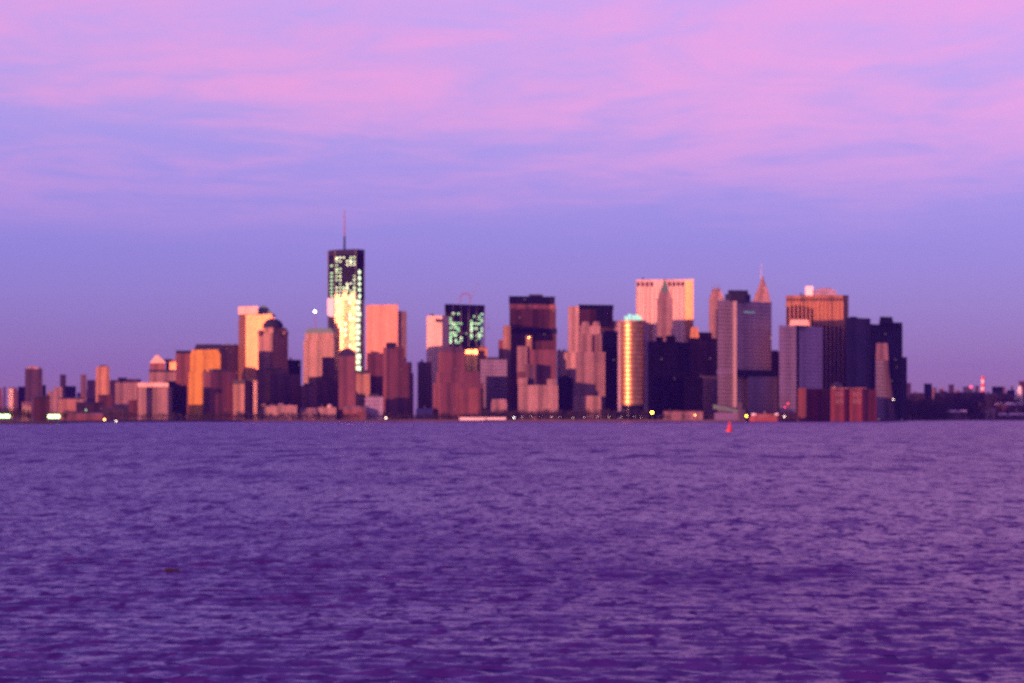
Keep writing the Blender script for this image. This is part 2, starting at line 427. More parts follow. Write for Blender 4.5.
# ---- block group at 115..190
bld('apartment_block', 'cream apartment block with orange corner below the purple skyline', 'building', 4700, [115, 131, 137], [-2, -35], 383, 'rose', plant=False)
bld('apartment_block', 'pink apartment block with pale flat roof slab and dark central recess', 'building', 4330, [138, 146, 152, 168, 172], [-30, 40, -12, 62], 387, 'rose', plant=False, cap=False,
    tiers=[('roof_slab', [137.5, 168.5], [-6], 387, 382.5, 'white', -1), ('side_wing', [128.5, 138], [20], 421, 400, 'brick', 12)])
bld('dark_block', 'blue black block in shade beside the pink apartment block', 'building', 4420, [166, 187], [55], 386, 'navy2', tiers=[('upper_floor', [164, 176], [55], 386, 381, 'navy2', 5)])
r = bld('gabled_building', 'pink building with domed gable and dark band near the golden block', 'building', 4800, [149, 176], [-8], 372, 'rose', plant=False, cap=False,
    tiers=[('dark_band', [149, 175], [-8], 372, 369.8, 'slate', 1), ('attic', [150, 165], [-12], 369.8, 363, 'brick', 2), ('gable', [149.5, 166], [-12], 363, 355, 'white', 2, (.15, .8)), ('corner_pavilion', [166, 176], [-25], 369.8, 362, 'gold', 3), ('stair_tower', [164, 176], [0], 362, 359, 'rose', 20)])
mast(r, 175, 372, 344, 4815, .5)
bld('brick_slab', 'brick red slab tower with navy roof box beside the golden block', 'tower', 4730, [176, 191], [5], 354, 'brick', plant=False, tiers=[('roof_box', [176, 192], [5], 354, 350.5, 'slate', 2)])
r = bld('golden_block', 'golden orange block with clipped corners and dark sloping roof', 'tower', 4640, [188.5, 221], [-22], 372, 'goldst', plant=False, cap=False, dep=40,
    tiers=[('upper_floors', [190, 220.5], [-22], 372, 355, 'goldst', 1, 1.0, 38), ('clipped_corners', [190, 220.5], [-22], 355, 349.5, 'goldst', 1, (.88, 1.0), 38), ('roof', [194, 223], [-15], 349.5, 344, 'slate', 6, (.86, .8), 40)])
bld('apartment_block', 'red brown apartment block with pale left flank before the golden block', 'building', 4400, [203, 210, 236], [-40, 22], 372, 'brown', dep=30)
bld('apartment_block', 'dull purple brown flat topped block between the golden block and golden glass tower', 'tower', 5000, [219, 240], [28], 345, 'dusk', plant=False, tiers=[('roof_hut', [226, 231], [0], 345, 343.5, 'green', 10)])
bld('waterfront_block', 'small orange faced brick block with dark cap', 'building', 4380, [233, 244.5], [-30], 384, 'tan', plant=False, cap=False, tiers=[('dark_cap', [232.5, 245], [-20], 384, 380, 'roof', 1)])
bld('waterfront_block', 'narrow brown block with two bays beside the orange faced one', 'building', 4390, [244.5, 250, 257], [10, -25], 381, 'brick')
# ---- twin crowned towers
r = bld('crowned_tower', 'tall golden glass tower with green pyramid crown', 'tower', 4950, [238.5, 246, 275], [-58, -24], 318, 'gold', plant=False, cap=False, dep=45,
    tiers=[('upper_floors', [239, 246, 272], [-58, -24], 318, 314, 'gold', 1), ('cornice', [238, 258], [-35], 314, 306, 'white', 2), ('pyramid_roof', [251, 276], [-24], 316, 304.5, 'green', 3, .12, 34)])
r = bld('domed_tower', 'orange tower with navy dome and rounded shoulders', 'tower', 4760, [258, 272.5, 288], [-30, 44], 333, 'tanr', plant=False, cap=False, tiers=[('upper_floors', [263, 273, 287], [-30, 44], 333, 327.5, 'tanr', 2)])
pc = P(273, 4785)
dome = [([(pc[0] + math.cos(q) * 23 * s, pc[1] + math.sin(q) * 20 * s) for q in [2 * math.pi * i / 20 for i in range(20)]], Z(327.5, 4785) + 20 * t) for s, t in [(math.cos(a), math.sin(a)) for a in [R(d) for d in range(0, 90, 11)]]]
rings('dome', dome, M['slate'], r, True)
for sx in (260.5, 285.5): ball('shoulder', (*P(sx, 4775), Z(333, 4775)), 7, M['tanr'], r)
bld('shade_block', 'broad purple block in shade under the domed tower', 'building', 4560, [256, 289], [34], 370, 'dusk', tiers=[('wing', [270, 301], [40], 421, 374, 'dusk', 12)])
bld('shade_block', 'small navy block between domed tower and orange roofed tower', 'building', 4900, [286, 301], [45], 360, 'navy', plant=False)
r = bld('roofed_tower', 'orange tower with dark green sloping roof carrying a lamp mast', 'tower', 4720, [303.5, 334], [-18], 340, 'tanr', plant=False, cap=False, dep=45,
    tiers=[('upper_floors', [305, 333.5], [-18], 340, 333, 'tanr', 1, 1.0, 42), ('sloping_roof', [305, 334], [-18], 333, 328, 'green', 2, .82, 42)])
mast(r, 315, 329, 313, 4740, .8, 'mast', 'mauvep', .6)
ball('beacon', (*P(315, 4740), Z(311.5, 4740)), 2.6, L['white'], r)
bld('shade_block', 'dark purple block and shadow shaped tier covering the foot of the orange roofed tower', 'building', 4600, [316, 339], [45], 380, 'dusk', tiers=[('upper_tier', [322, 335], [45], 380, 357, 'dusk', 30)])  # upper tier stands in for the curved shadow on the roofed tower
bld('shade_block', 'brown block with lit flank under the orange roofed tower', 'building', 4580, [301, 317], [-2], 386, 'brown')
WG = 'pink pavilions low on the waterfront'
r = bld('glass_pavilion', 'long low pink pavilion with bumpy roofline', 'pavilion', 4390, [257, 297], [-10], 406, 'pink', plant=False, dep=30)
for k, x in enumerate((263, 272, 281, 290)): prism('roof_bay', plan(4394, [x - 4, x + 4], [-10], 18), Z(406, 4394), Z(403.5 + (k % 2), 4394), M['pink'], r, .5)
low('pink pavilion with a steep gable', 299, 317, 413, 'pink', 4390, -15, 'gabled_pavilion', 'pavilion', 'rose', 5)
r = bld('dome_pavilion', 'pink pavilion carrying a small pale dome', 'pavilion', 4390, [318, 336], [-12], 408, 'pink', plant=False)
ball('small_dome', (*P(330, 4405), Z(407, 4405)), 6, M['white'], r)

# ---- unfinished supertall
D1 = 5050
r = thing('unfinished_skyscraper', 'tallest skyscraper, gold glass below and open lit floors above, with thin spire', 'skyscraper', (*P(345, D1), GZ))
pl = plan(D1, [327.5, 335, 356, 364.5], [-62, -24, 48], 60)
plt_ = plan(D1, [328, 335, 356, 364.2], [-62, -24, 48], 58)
z0, zm, zt = GZ, Z(299, D1), Z(249, D1)
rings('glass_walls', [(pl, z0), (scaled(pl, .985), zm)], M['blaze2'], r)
core = scaled(plt_, .62); prism('core', core, zm, zt - 4, M['slate'], r)
nfl = 24
for k in range(nfl):
    zz = zm + (zt - 14 - zm) * (k + .2) / nfl
    prism('floor_slab', scaled(plt_, .99), zz, zz + .7, M['slab'], r)
for i in range(len(plt_)):
    x, y = plt_[i]; tube('column', (x, y, zm), (x, y, zt), 1.1, 1.1, M['steelp'], r, 6)
prism('top_deck', scaled(plt_, 1.0), zt - 13, zt, M['slate'], r)
def panel(part, a, b, t0, t1, z0, z1, m, root, out=.25):
    x0, y0 = a[0] + (b[0] - a[0]) * t0, a[1] + (b[1] - a[1]) * t0
    x1, y1 = a[0] + (b[0] - a[0]) * t1, a[1] + (b[1] - a[1]) * t1
    l = math.hypot(x1 - x0, y1 - y0); nx, ny = (y1 - y0) / l, -(x1 - x0) / l
    pts = [(x0 + nx * out, y0 + ny * out), (x1 + nx * out, y1 + ny * out), (x1 - nx * .5, y1 - ny * .5), (x0 - nx * .5, y0 - ny * .5)]
    return prism(part, pts, z0, z1, m, root)
rl = random.Random(5)
cols = 6
for j in range(12):
    y1 = 256.5 + j * 3.75
    for c in range(cols):
        if (j in (4, 5, 6) and c in (2, 3, 4) and rl.random() < .85) or (j in (3, 7) and c in (2, 3) and rl.random() < .7) or rl.random() < .16 or (c == 5 and 2 < j < 5): continue
        t = (c + .5) / cols; w = .034 if rl.random() < .5 else .045
        panel('work_light', plt_[1], plt_[2], t - w, t + w, Z(y1 + rl.choice((1.3, 1.3, 2.6)), D1), Z(y1, D1), L['green' if rl.random() < .45 else 'greenw'], r)
    if rl.random() < .7: panel('work_light', plt_[0], plt_[1], .35, .65, Z(y1 + 1.5, D1), Z(y1, D1), L['green'], r)
for j in range(17):
    y1 = 270 + j * 6.0
    if y1 < 299: panel('work_light', plt_[2], plt_[3], .3, .55, Z(y1 + rl.uniform(2, 4.0), D1), Z(y1, D1), L['greenw'], r)
    else: panel('work_light', pl[2], pl[3], .05, .35 + .2 * rl.random(), Z(y1 + rl.uniform(3, 5.5), D1), Z(y1, D1), L['greenw'], r, .9)
for j in range(9):
    c = rl.choice((.12, .3, .5, .72, .9)); y1 = rl.uniform(300, 345)
    panel('work_light', pl[1], pl[2], c - .04, c + .04, Z(y1 + 3, D1), Z(y1, D1), L['greenw'], r, .9)
for k, (t0, t1, yy) in enumerate(((.02, .17, 294), (.2, .36, 297), (.4, .55, 291), (.58, .74, 296), (.78, .97, 292.5))):
    panel('glass_strip', plt_[1], plt_[2], t0, t1, Z(299.2, D1), Z(yy, D1), M['blaze2'], r, .6)
panel('hoist_cladding', pl[0], pl[1], .05, .95, Z(316, D1), Z(297, D1), M['whitep'], r, 1.2)
mast(r, 344.5, 249.5, 236, D1 + 22, 2.6, 'spire_base', 'slate', 2.0)
mast(r, 344.5, 236, 210, D1 + 22, 1.6, 'spire', 'mauvep', .8)

# ---- right of the supertall
r = bld('arched_tower', 'slim red brown tower with rounded arched top before the tallest skyscraper', 'tower', 4470, [338.5, 355.5], [-4], 356, 'brown', plant=False, cap=False, dep=32)
a0, a1 = P(338.5, 4470), P(355.5, 4470); rx = (a1[0] - a0[0]) / 2; ca = (a0[0] + a1[0]) / 2
arch = [(ca + rx * math.cos(t), Z(356, 4470) + rx * .95 * math.sin(t)) for t in [math.pi * i / 12 for i in range(13)]]
vs = [(x, 4471, z) for x, z in arch] + [(x, 4500, z) for x, z in arch]; n = len(arch)
fs = [tuple(range(n))[::-1], tuple(range(n, 2 * n))] + [(i, i + 1, n + i + 1, n + i) for i in range(n - 1)]
link_mesh('arched_roof', vs, fs, M['dusk'], r, [[(0, 0)] * len(f) for f in fs])
bld('lit_block', 'small orange block with dark roof box beside the arched tower', 'building', 4560, [356, 370], [-25], 374, 'tan', plant=False, tiers=[('roof_box', [361, 368.5], [0], 374, 370, 'roof', 5)])
bld('brick_tower', 'purple red tower with tiny roof box between two orange edges', 'tower', 4640, [367, 384], [14], 353.5, 'brown', plant=False, tiers=[('roof_box', [373, 379], [0], 353.5, 351.5, 'roof', 8)])
r = bld('stone_slab', 'plain orange slab tower behind the brick towers, mast on its edge', 'tower', 4740, [366, 398], [-22], 305, facade('peach_stone', (.70, .36, .23), (.52, .27, .18), 2.6, 3.9, .5, .55, .7, var=.16, spec=.2), plant=False, dep=40,
    tiers=[('rear_wing', [398, 406.5], [5], 421, 311, 'pink', 6), ('rear_wing', [404, 412], [0], 421, 362, 'pink', 10)])
mast(r, 397.5, 306, 298, 4752, .5)
tube('crane_arm', (*P(398, 4752), Z(318, 4752)), (*P(408, 4746), Z(316, 4746)), .8, .5, M['steelp'], r)
bld('setback_tower', 'broad red brown tower stepping down, dark cap on its shoulder', 'tower', 4480, [383, 387, 404.5], [-50, 12], 349, 'brown', plant=False, dep=40,
    tiers=[('dark_cap', [386, 396.5], [10], 349, 342.5, 'slate', 12), ('setback', [403, 409.5], [18], 421, 362, 'brown', 4), ('low_setback', [408, 413.5], [30], 421, 373, 'dusk', 10), ('penthouse', [395, 403], [8], 349, 346, 'brown', 12)])
bld('stone_block', 'grey flat block low before the brick towers', 'building', 4400, [365, 383], [10], 397, 'violet')
low('low brick building with pink roof by the quay', 343, 366, 409, 'brick', 4385, -10, 'quay_building', 'building', 'rose', 3)
bld('slim_tower', 'slim two toned tower, lit mauve half and navy half', 'tower', 4600, [417.5, 424, 431.5], [5, 52], 362, 'dusk', plant=False, cap=False)
low('blue clad shed at the foot of the slim two toned tower', 416, 432, 409, plain('blue_cladding', (.02, .03, .16), .7), 4400, 20, 'blue_shed', 'shed')
r = bld('pale_slab', 'pale pink slab tower with darker side and a small dark panel', 'tower', 4980, [426.5, 442, 449.5], [-26, 45], 316, 'white', dep=40, plant=False, tiers=[('flared_base', [425, 440], [-26], 421, 372, 'white', -3), ('side_annex', [440, 449.5], [30], 421, 325, 'brick', 6)])
a, b = P(435.5, 4974), P(440.5, 4981)
box('dark_panel', a[0], b[0], 4966, 4985, Z(321.5, 4970), Z(319, 4970), M['dusk'], r)
# unfinished second tower
D2 = 5150
pl = plan(D2, [445, 484.5], [30], 50)
r = thing('unfinished_tower', 'unfinished navy tower with green lit floors and crane loops on top', 'tower', (*P(464, D2), GZ))
z0, zm, zt = GZ, Z(347, D2), Z(304, D2)
prism('walls', pl, z0, zm, M['navy2'], r); prism('core', scaled(pl, .8), zm, zt - 6, M['slate'], r)
for k in range(20):
    zz = zm + (zt - 18 - zm) * (k + .2) / 20
    prism('floor_slab', scaled(pl, .99), zz, zz + .8, M['slab'], r)
for t in (0, .2, .4, .6, .8, 1):
    x, y = pl[0][0] + (pl[1][0] - pl[0][0]) * t, pl[0][1] + (pl[1][1] - pl[0][1]) * t
    tube('column', (x, y, zm), (x, y, zt - 2), .9, .9, M['steelp'], r, 6)
prism('top_deck', scaled(pl, 1.02), zt - 17, zt, M['navy'], r)
for k in range(110):
    x, y = rl.uniform(448, 482), rl.uniform(314, 345)
    edge = min(abs(x - 454), abs(x - 476.5))
    if edge > 6.5 and (y < 333 or rl.random() < .6): continue
    if x > 470 and y > 337 and rl.random() < .6: continue
    y = 314 + round((y - 314) / 2.4) * 2.4; x = 448 + round((x - 448) / 2.6) * 2.6
    t = (x - 445) / 39.5; w = rl.uniform(.012, .028)
    panel('work_light', pl[0], pl[1], t - w, t + w, Z(y + rl.uniform(.6, 1.2), D2 + 40), Z(y - .8, D2 + 40), L['green' if rl.random() < .7 else 'greenw'], r)
panel('safety_deck', pl[0], pl[1], .36, .72, Z(333.5, D2 + 40), Z(332.3, D2 + 40), M['rose'], r, 1.5)
pb = plan(D2 + 20, [459, 471], [0], 10)
for x in (460, 470): mast(r, x, 304, 297, D2 + 25, .9, 'crane_leg', 'mauvep', .9)
for (xa, ya, xb, yb) in ((460, 297, 462.5, 293.5), (470, 297, 467.5, 293.5), (462.5, 293.5, 467.5, 293.5)):
    tube('crane_leg', (*P(xa, D2 + 25), Z(ya, D2 + 25)), (*P(xb, D2 + 25), Z(yb, D2 + 25)), 1.3, 1.3, M['mauvep'], r)
tube('crane_boom', (*P(470, D2 + 25), Z(300, D2 + 25)), (*P(478, D2 + 25), Z(283, D2 + 25)), .5, .3, M['mauvep'], r)
mast(r, 488.5, 332, 314, D2, .4)
# broad brown
bld('brown_hotel', 'broad brown block in two tiers with rounded shoulders and a red lower front', 'building', 4420, [433, 440, 483.5], [-50, 6], 383, 'brown', plant=False, dep=55,
    tiers=[('middle_tier', [436, 441, 479], [-50, 6], 383, 372, 'brown', 6, 1.0, 45), ('upper_tier', [438, 444, 465], [-50, 6], 372, 352, 'brown', 12, 1.0, 40), ('mansard', [438, 444, 465], [-50, 6], 352, 346.5, 'dusk', 12, (.78, .7), 40), ('red_front', [459, 481], [6], 415, 388, 'brick', -2, 1.0, 4)])
bld('mirror_block', 'small narrow building mirroring the sunset in blazing yellow', 'building', 4408, [466, 477.5], [-25], 350, 'gold', bot=372.5, plant=False, cap=False, dep=20) if False else None
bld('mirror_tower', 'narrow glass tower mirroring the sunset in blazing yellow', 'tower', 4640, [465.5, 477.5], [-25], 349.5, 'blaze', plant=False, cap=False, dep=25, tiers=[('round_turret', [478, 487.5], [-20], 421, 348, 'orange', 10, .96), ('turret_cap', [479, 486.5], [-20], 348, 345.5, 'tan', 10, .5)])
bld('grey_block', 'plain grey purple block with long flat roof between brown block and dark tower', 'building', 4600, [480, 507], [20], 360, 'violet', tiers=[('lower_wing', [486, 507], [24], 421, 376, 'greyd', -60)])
low('small pink domed hall on the park edge', 491, 507, 404, 'rose', 4400, -10, 'domed_hall', 'hall', 'rose', 5, ridge=False)
# long pale ferry pier
r = thing('pier_shed', 'long low pale pier shed lit pink at the water edge', 'shed', (*P(483, 4372), 0))
a, b = P(459.5, 4368), P(506, 4368)
box('deck', a[0] - 3, b[0] + 3, 4362, 4385, .2, 1.6, M['hull'], r); box('walls', a[0], b[0], 4366, 4384, 1.6, 6.2, M['whitep'], r)
box('roof', a[0] - 1, b[0] + 1, 4365, 4385, 6.203, 7.4, M['pale'], r)
# ---- black tower group
r = bld('black_tower', 'dark brown tower with black top bands and dull red stripe', 'tower', 5000, [509.5, 549.5, 556.5], [16, -35], 333.5, 'rust', plant=False, cap=False, dep=45,
    tiers=[('dark_band', [509, 549.8, 557], [16, -35], 333.5, 328, 'navy', 0), ('office_floors', [509.5, 549.5, 556], [16, -35], 328, 308.5, 'rust', 1), ('red_stripe', [509.2, 549.7, 556], [16, -35], 308.5, 304, 'brick', 0), ('top_band', [509, 549.8, 555], [16, -35], 304, 296, 'navy', 0), ('roof_plant', [529, 543], [16], 296, 294.3, 'roof', 10)])
bld('slim_tower', 'slim orange brown tower hugging the dark banded tower', 'tower', 4700, [503, 510.5], [-15], 326, 'tan', plant=False, tiers=[('low_wing', [498.5, 503.5], [0], 421, 340, 'brick', 6)])
bld('stepped_building', 'stepped pale pink stone building with rounded centre below the dark banded tower', 'building', 4410, [518, 558], [-6], 385, 'pink', plant=False, cap=False, dep=60,
    tiers=[('corner_pavilion', [518, 527.5], [-10], 385, 378, 'pink', 3), ('corner_pavilion', [547, 556.5], [-10], 385, 379, 'pink', 3), ('rotunda', [525, 529, 536, 540], [-50, 0, 50], 385, 364, 'dusk', 15), ('tower_block', [517, 555], [-4], 385, 350, 'brown', 40), ('penthouse', [528, 554], [-6], 350, 341, 'rust', 44), ('turret', [526, 532], [-20], 350, 336, 'tan', 42), ('corner_pavilion', [517, 527], [-10], 372, 346, 'rose', 39, 1.0, 8)])
ball('roof_light', (*P(529, 4450), Z(337.5, 4450)), 1.5, L['amber'], bpy.data.objects['stepped_building'])
bld('pale_block', 'narrow pale pink tower glimpsed in the gap right after the stepped building', 'tower', 5050, [557, 568], [-20], 351, 'white', plant=False)
bld('dark_block', 'dark violet block filling the gap before the flared tower', 'building', 4560, [557, 573], [45], 378, 'navy2')
r = bld('flared_tower', 'dark topped brown tower with pale pink flank flaring outward', 'tower', 4780, [569, 579, 613], [-45, 15], 309, 'rust', plant=False, cap=False, dep=45,
    tiers=[('pale_flank', [568, 579], [-40], 421, 306, 'pink', -2), ('flank_base', [563.5, 578], [-40], 421, 352, 'pink', -6), ('top_band', [578.5, 613.5], [15], 309, 304.5, 'navy', 0), ('dark_bay', [596, 607], [15], 326, 308, 'navy', -2, 1.0, 6)])
r = bld('stepped_tower', 'pink stepped stone tower with twin bumps on its crown', 'tower', 4480, [576, 605], [-6], 352, 'rose', plant=False, cap=False, dep=40,
    tiers=[('upper_tier', [578, 602], [-6], 352, 334, 'rose', 4), ('crown', [580, 600.5], [-6], 334, 326, 'pink', 7), ('crown_bump', [581, 589.5], [-6], 326, 321.5, 'pink', 8, .7), ('crown_bump', [592, 600], [-6], 326, 321.5, 'pink', 8, .7), ('base_block', [573, 601], [-8], 421, 396, 'pink', -25), ('shaft', [592, 599], [30], 352, 335, 'brown', 2, 1.0, 3)])
bld('pink_block', 'pink flat block behind the navy slab and the golden cylinder', 'tower', 4800, [604, 620], [-15], 321, 'rose', plant=False)
bld('navy_slab', 'navy slab tower with a thin pale edge beside the golden cylinder', 'tower', 4480, [600.5, 603.5, 619], [-45, 46], 332, 'navy', cap=False, plant=False, dep=30, tiers=[('green_annex', [595, 603.5], [0], 421, 379, 'paleg', 4), ('roof_rail', [604, 618], [46], 332, 330.5, 'navy', 1)])
# golden cylinder
DC = 4375
r = thing('cylinder_tower', 'golden curved glass tower with lit green crown', 'tower', (*P(632.5, DC), GZ))
c = P(632.5, DC + 26); rad = 12.3 / F * DC
cyl = [(c[0] + rad * math.cos(q), c[1] + rad * math.sin(q)) for q in [2 * math.pi * (i + .5) / 40 for i in range(40)]]
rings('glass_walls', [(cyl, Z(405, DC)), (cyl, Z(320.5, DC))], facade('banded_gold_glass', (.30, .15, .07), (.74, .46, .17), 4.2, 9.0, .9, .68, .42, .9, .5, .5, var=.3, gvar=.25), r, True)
prism('base', scaled(cyl, .92), GZ - .5, Z(405, DC), M['navy'], r)
prism('rim', scaled(cyl, 1.03), Z(322, DC), Z(320, DC), M['copper'], r)
for k, (x, h) in enumerate(((626, 316), (629.5, 314), (633.5, 315), (637, 314.5), (640, 316.5))):
    prism('crown_light', plan(DC + 20, [x - 1.6, x + 1.6], [0], 6), Z(320, DC + 20), Z(h, DC + 20), L['teal'], r)
for x in (619.5, 646.5):
    prism('edge_pier', plan(DC + 30, [x - 1.8, x + 1.8], [0], 12), GZ, Z(322, DC + 30), M['violet'], r)
# ---- big pale marble slab + towers before it
r = bld('marble_slab', 'huge pale pink slab skyscraper with row of dark windows along the top', 'skyscraper', 4980, [636, 685, 693.5], [-8, -30], 279.5, 'white', plant=False, dep=40)
fr = plan(4980, [636, 685, 693.5], [-8, -30], 40)
for k in range(11):
    t = (k + .5) / 11
    if k in (4, 5): continue
    panel('top_window', fr[0], fr[1], t - .032, t + .032, Z(286, 4985), Z(281.5, 4985), M['dusk'], r, .4)
for k in range(12): panel('pier', fr[0], fr[1], k / 11.5 + .012, k / 11.5 + .024, GZ, Z(287, 4980), M['white'], r, .9)
panel('gold_flank', fr[1], fr[2], .04, .96, GZ, Z(281, 4980), M['gold'], r, .6)
bld('pyramid_tower', 'brown tower with green pyramid roof before the marble slab', 'tower', 4800, [657, 672.5], [4], 298, 'pink', plant=False, cap=False, dep=32,
    tiers=[('upper_tier', [658.5, 671], [4], 298, 292, 'pink', 3, .86, 26), ('pyramid_roof', [660, 669.5], [4], 292, 279, 'paleg', 6, .06, 22)])
bld('small_block', 'tiny dark roofed block peeking beside the golden cylinder', 'building', 4700, [645, 653], [20], 324, 'dusk', plant=False)
# ---- navy bulk
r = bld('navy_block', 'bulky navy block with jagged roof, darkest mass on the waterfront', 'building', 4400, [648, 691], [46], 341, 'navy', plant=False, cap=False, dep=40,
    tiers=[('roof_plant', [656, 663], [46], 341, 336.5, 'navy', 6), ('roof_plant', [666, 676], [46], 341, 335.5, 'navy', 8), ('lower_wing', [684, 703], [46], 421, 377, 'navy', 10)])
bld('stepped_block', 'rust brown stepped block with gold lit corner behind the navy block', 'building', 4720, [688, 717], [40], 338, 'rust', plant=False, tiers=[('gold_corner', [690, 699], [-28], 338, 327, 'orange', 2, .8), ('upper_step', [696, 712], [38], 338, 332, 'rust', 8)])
bld('grey_block', 'dim violet block between the navy bulk and the grey cornered tower', 'building', 4480, [699, 717.5], [36], 376, 'greyd', plant=False)
r = bld('spiky_tower', 'slender pink tower with spiky little crown', 'tower', 4950, [709, 724], [-12], 297, 'pink', plant=False, cap=False, dep=32,
    tiers=[('shoulder', [710.5, 722.5], [-12], 297, 291, 'pink', 2, .85), ('crown', [712, 720.5], [-12], 291, 288.5, 'rose', 4)])
for x in (712.8, 715, 717.5, 719.6): mast(r, x, 289, 284, 4965, .6, 'pinnacle', 'steelp')
# ---- grey cornered tower
D6 = 4350
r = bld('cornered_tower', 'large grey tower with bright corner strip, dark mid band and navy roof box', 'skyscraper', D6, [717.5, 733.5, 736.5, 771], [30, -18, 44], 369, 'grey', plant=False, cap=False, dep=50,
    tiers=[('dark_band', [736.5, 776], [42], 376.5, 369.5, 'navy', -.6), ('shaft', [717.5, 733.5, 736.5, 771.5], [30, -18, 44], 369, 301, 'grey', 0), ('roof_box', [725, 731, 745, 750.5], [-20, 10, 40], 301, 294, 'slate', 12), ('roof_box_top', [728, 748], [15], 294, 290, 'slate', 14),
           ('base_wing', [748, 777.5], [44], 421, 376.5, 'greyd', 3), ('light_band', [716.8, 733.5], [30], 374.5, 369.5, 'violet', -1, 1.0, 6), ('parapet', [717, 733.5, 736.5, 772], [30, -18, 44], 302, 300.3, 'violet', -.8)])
prism('corner_strip', plan(D6 - 1.6, [733.2, 736.6], [-20], 3), GZ, Z(301, D6), plain('corner_stone', (.26, .20, .20)), r)
sp6 = plan(D6, [717.5, 733.5, 736.5, 771], [30, -18, 44], 50)
for k in range(7): panel('sign_letter', sp6[2], sp6[3], .22 + k * .045, .245 + k * .045, Z(312.5, D6 + 10), Z(310.5, D6 + 10), L['sign'], r, .6)
r = bld('spire_tower', 'pink tower with tall pyramid spire and needle behind the grey tower', 'skyscraper', 4900, [752, 771], [-10], 300, 'pink', plant=False, cap=False, dep=36,
    tiers=[('upper_tier', [754, 770], [-10], 300, 293, 'pink', 3, .86, 30), ('crown', [756, 769], [-10], 293, 285.5, 'pink', 6, .55, 24), ('pyramid_roof', [759, 766], [-10], 285.5, 276, 'pink', 9, .15, 14)])
mast(r, 761.3, 279, 263, 4920, 1.0, 'needle', 'pale', .3)
bld('gap_block', 'small rust block low in the gap after the grey cornered tower', 'building', 4700, [768, 781], [10], 352, 'rust')
# ---- violet twin slab + orange tower
bld('violet_tower', 'violet grey tower in two halves split by a dark groove', 'tower', 4380, [779, 796.5, 799, 822.5], [32, 55, 44], 325.5, 'violet', plant=False, cap=False, dep=40,
    tiers=[('roof_pavilion', [789.5, 809], [-10], 325.5, 319.5, 'white', 10, .9), ('dark_groove', [796.3, 799.2], [44], 421, 325, 'navy', -.4, 1.0, 3)])
DO = 4640
r = bld('orange_tower', 'broad orange topped tower with vertical fins and a pale rooftop hut', 'skyscraper', DO, [786, 842.5, 848.5], [-8, 48], 295.5, facade('orange_stone_fins', (.50, .24, .10), (.22, .10, .05), 2.6, 3.9, .4, .6), plant=False, dep=50,
    tiers=[('roof_hut', [805.5, 813], [-20], 295.5, 286, 'whitep', 14), ('roof_plant', [813, 836], [0], 295.5, 290, 'violet', 16), ('roof_plant', [818, 832], [0], 290, 288, 'violet', 18)])
fr = plan(DO, [786, 842.5, 848.5], [-8, 48], 50)
for k in range(17):
    t = (k + .5) / 17
    panel('attic_window', fr[0], fr[1], t - .018, t + .018, Z(300.5, DO), Z(298.3, DO), M['navy'], r, .3)
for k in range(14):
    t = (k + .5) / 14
    panel('shaded_window_bay', fr[0], fr[1], t - .024, t + .022, GZ, Z((307 - 2 * math.sin(t * 8)) if t < .5 else 324 + 6 * (t - .5), DO), M['navy'], r, .25)  # navy window bays end along the shadow edge, painting shade on the orange front
    panel('fin', fr[0], fr[1], t + .026, t + .045, GZ, Z(302, DO), plain('fin_stone', (.48, .22, .09)) if k == 0 else bpy.data.materials['fin_stone'], r, 1.2)
# ---- dark right end
bld('navy_tower', 'plain navy slab tower beside the orange topped tower', 'tower', 4520, [846, 870.5], [42], 318, facade('indigo_grid', (.07, .06, .12), (.02, .02, .06), 5.0, 7.6, .55, .55, spec=.2), plant=False, tiers=[('roof_box', [850, 857], [42], 318, 316.5, 'navy', 8)])
bld('navy_tower', 'last navy tower of the skyline with dark cap and low right step', 'tower', 4600, [870, 886, 902.5], [48, 42], 324, 'navy2', plant=False, cap=False, dep=40,
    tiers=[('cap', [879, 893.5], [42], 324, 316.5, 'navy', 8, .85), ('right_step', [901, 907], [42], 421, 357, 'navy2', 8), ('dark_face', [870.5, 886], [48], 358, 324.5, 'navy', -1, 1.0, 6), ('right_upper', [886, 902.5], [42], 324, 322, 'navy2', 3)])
r = bld('wedge_tower', 'small leaning wedge tower with pink lit top before the navy tower', 'tower', 4440, [875.5, 889], [10], 360, 'greyd', plant=False, cap=False, dep=20, tiers=[('lit_top', [875.5, 888.5], [12], 360, 343, 'rose', 0, .86, 20)])
q0 = [P(884, 4436), P(887.5, 4436), P(887.5, 4446), P(884, 4446)]; q1 = [P(889, 4434), P(896, 4434), P(896, 4446), P(889, 4446)]
rings('reflection_stripe', [(q1, GZ), (q0, Z(360, 4436))], M['dusk'], r)  # reflected stripe shaped as a bar; rose tier above paints the reflection too
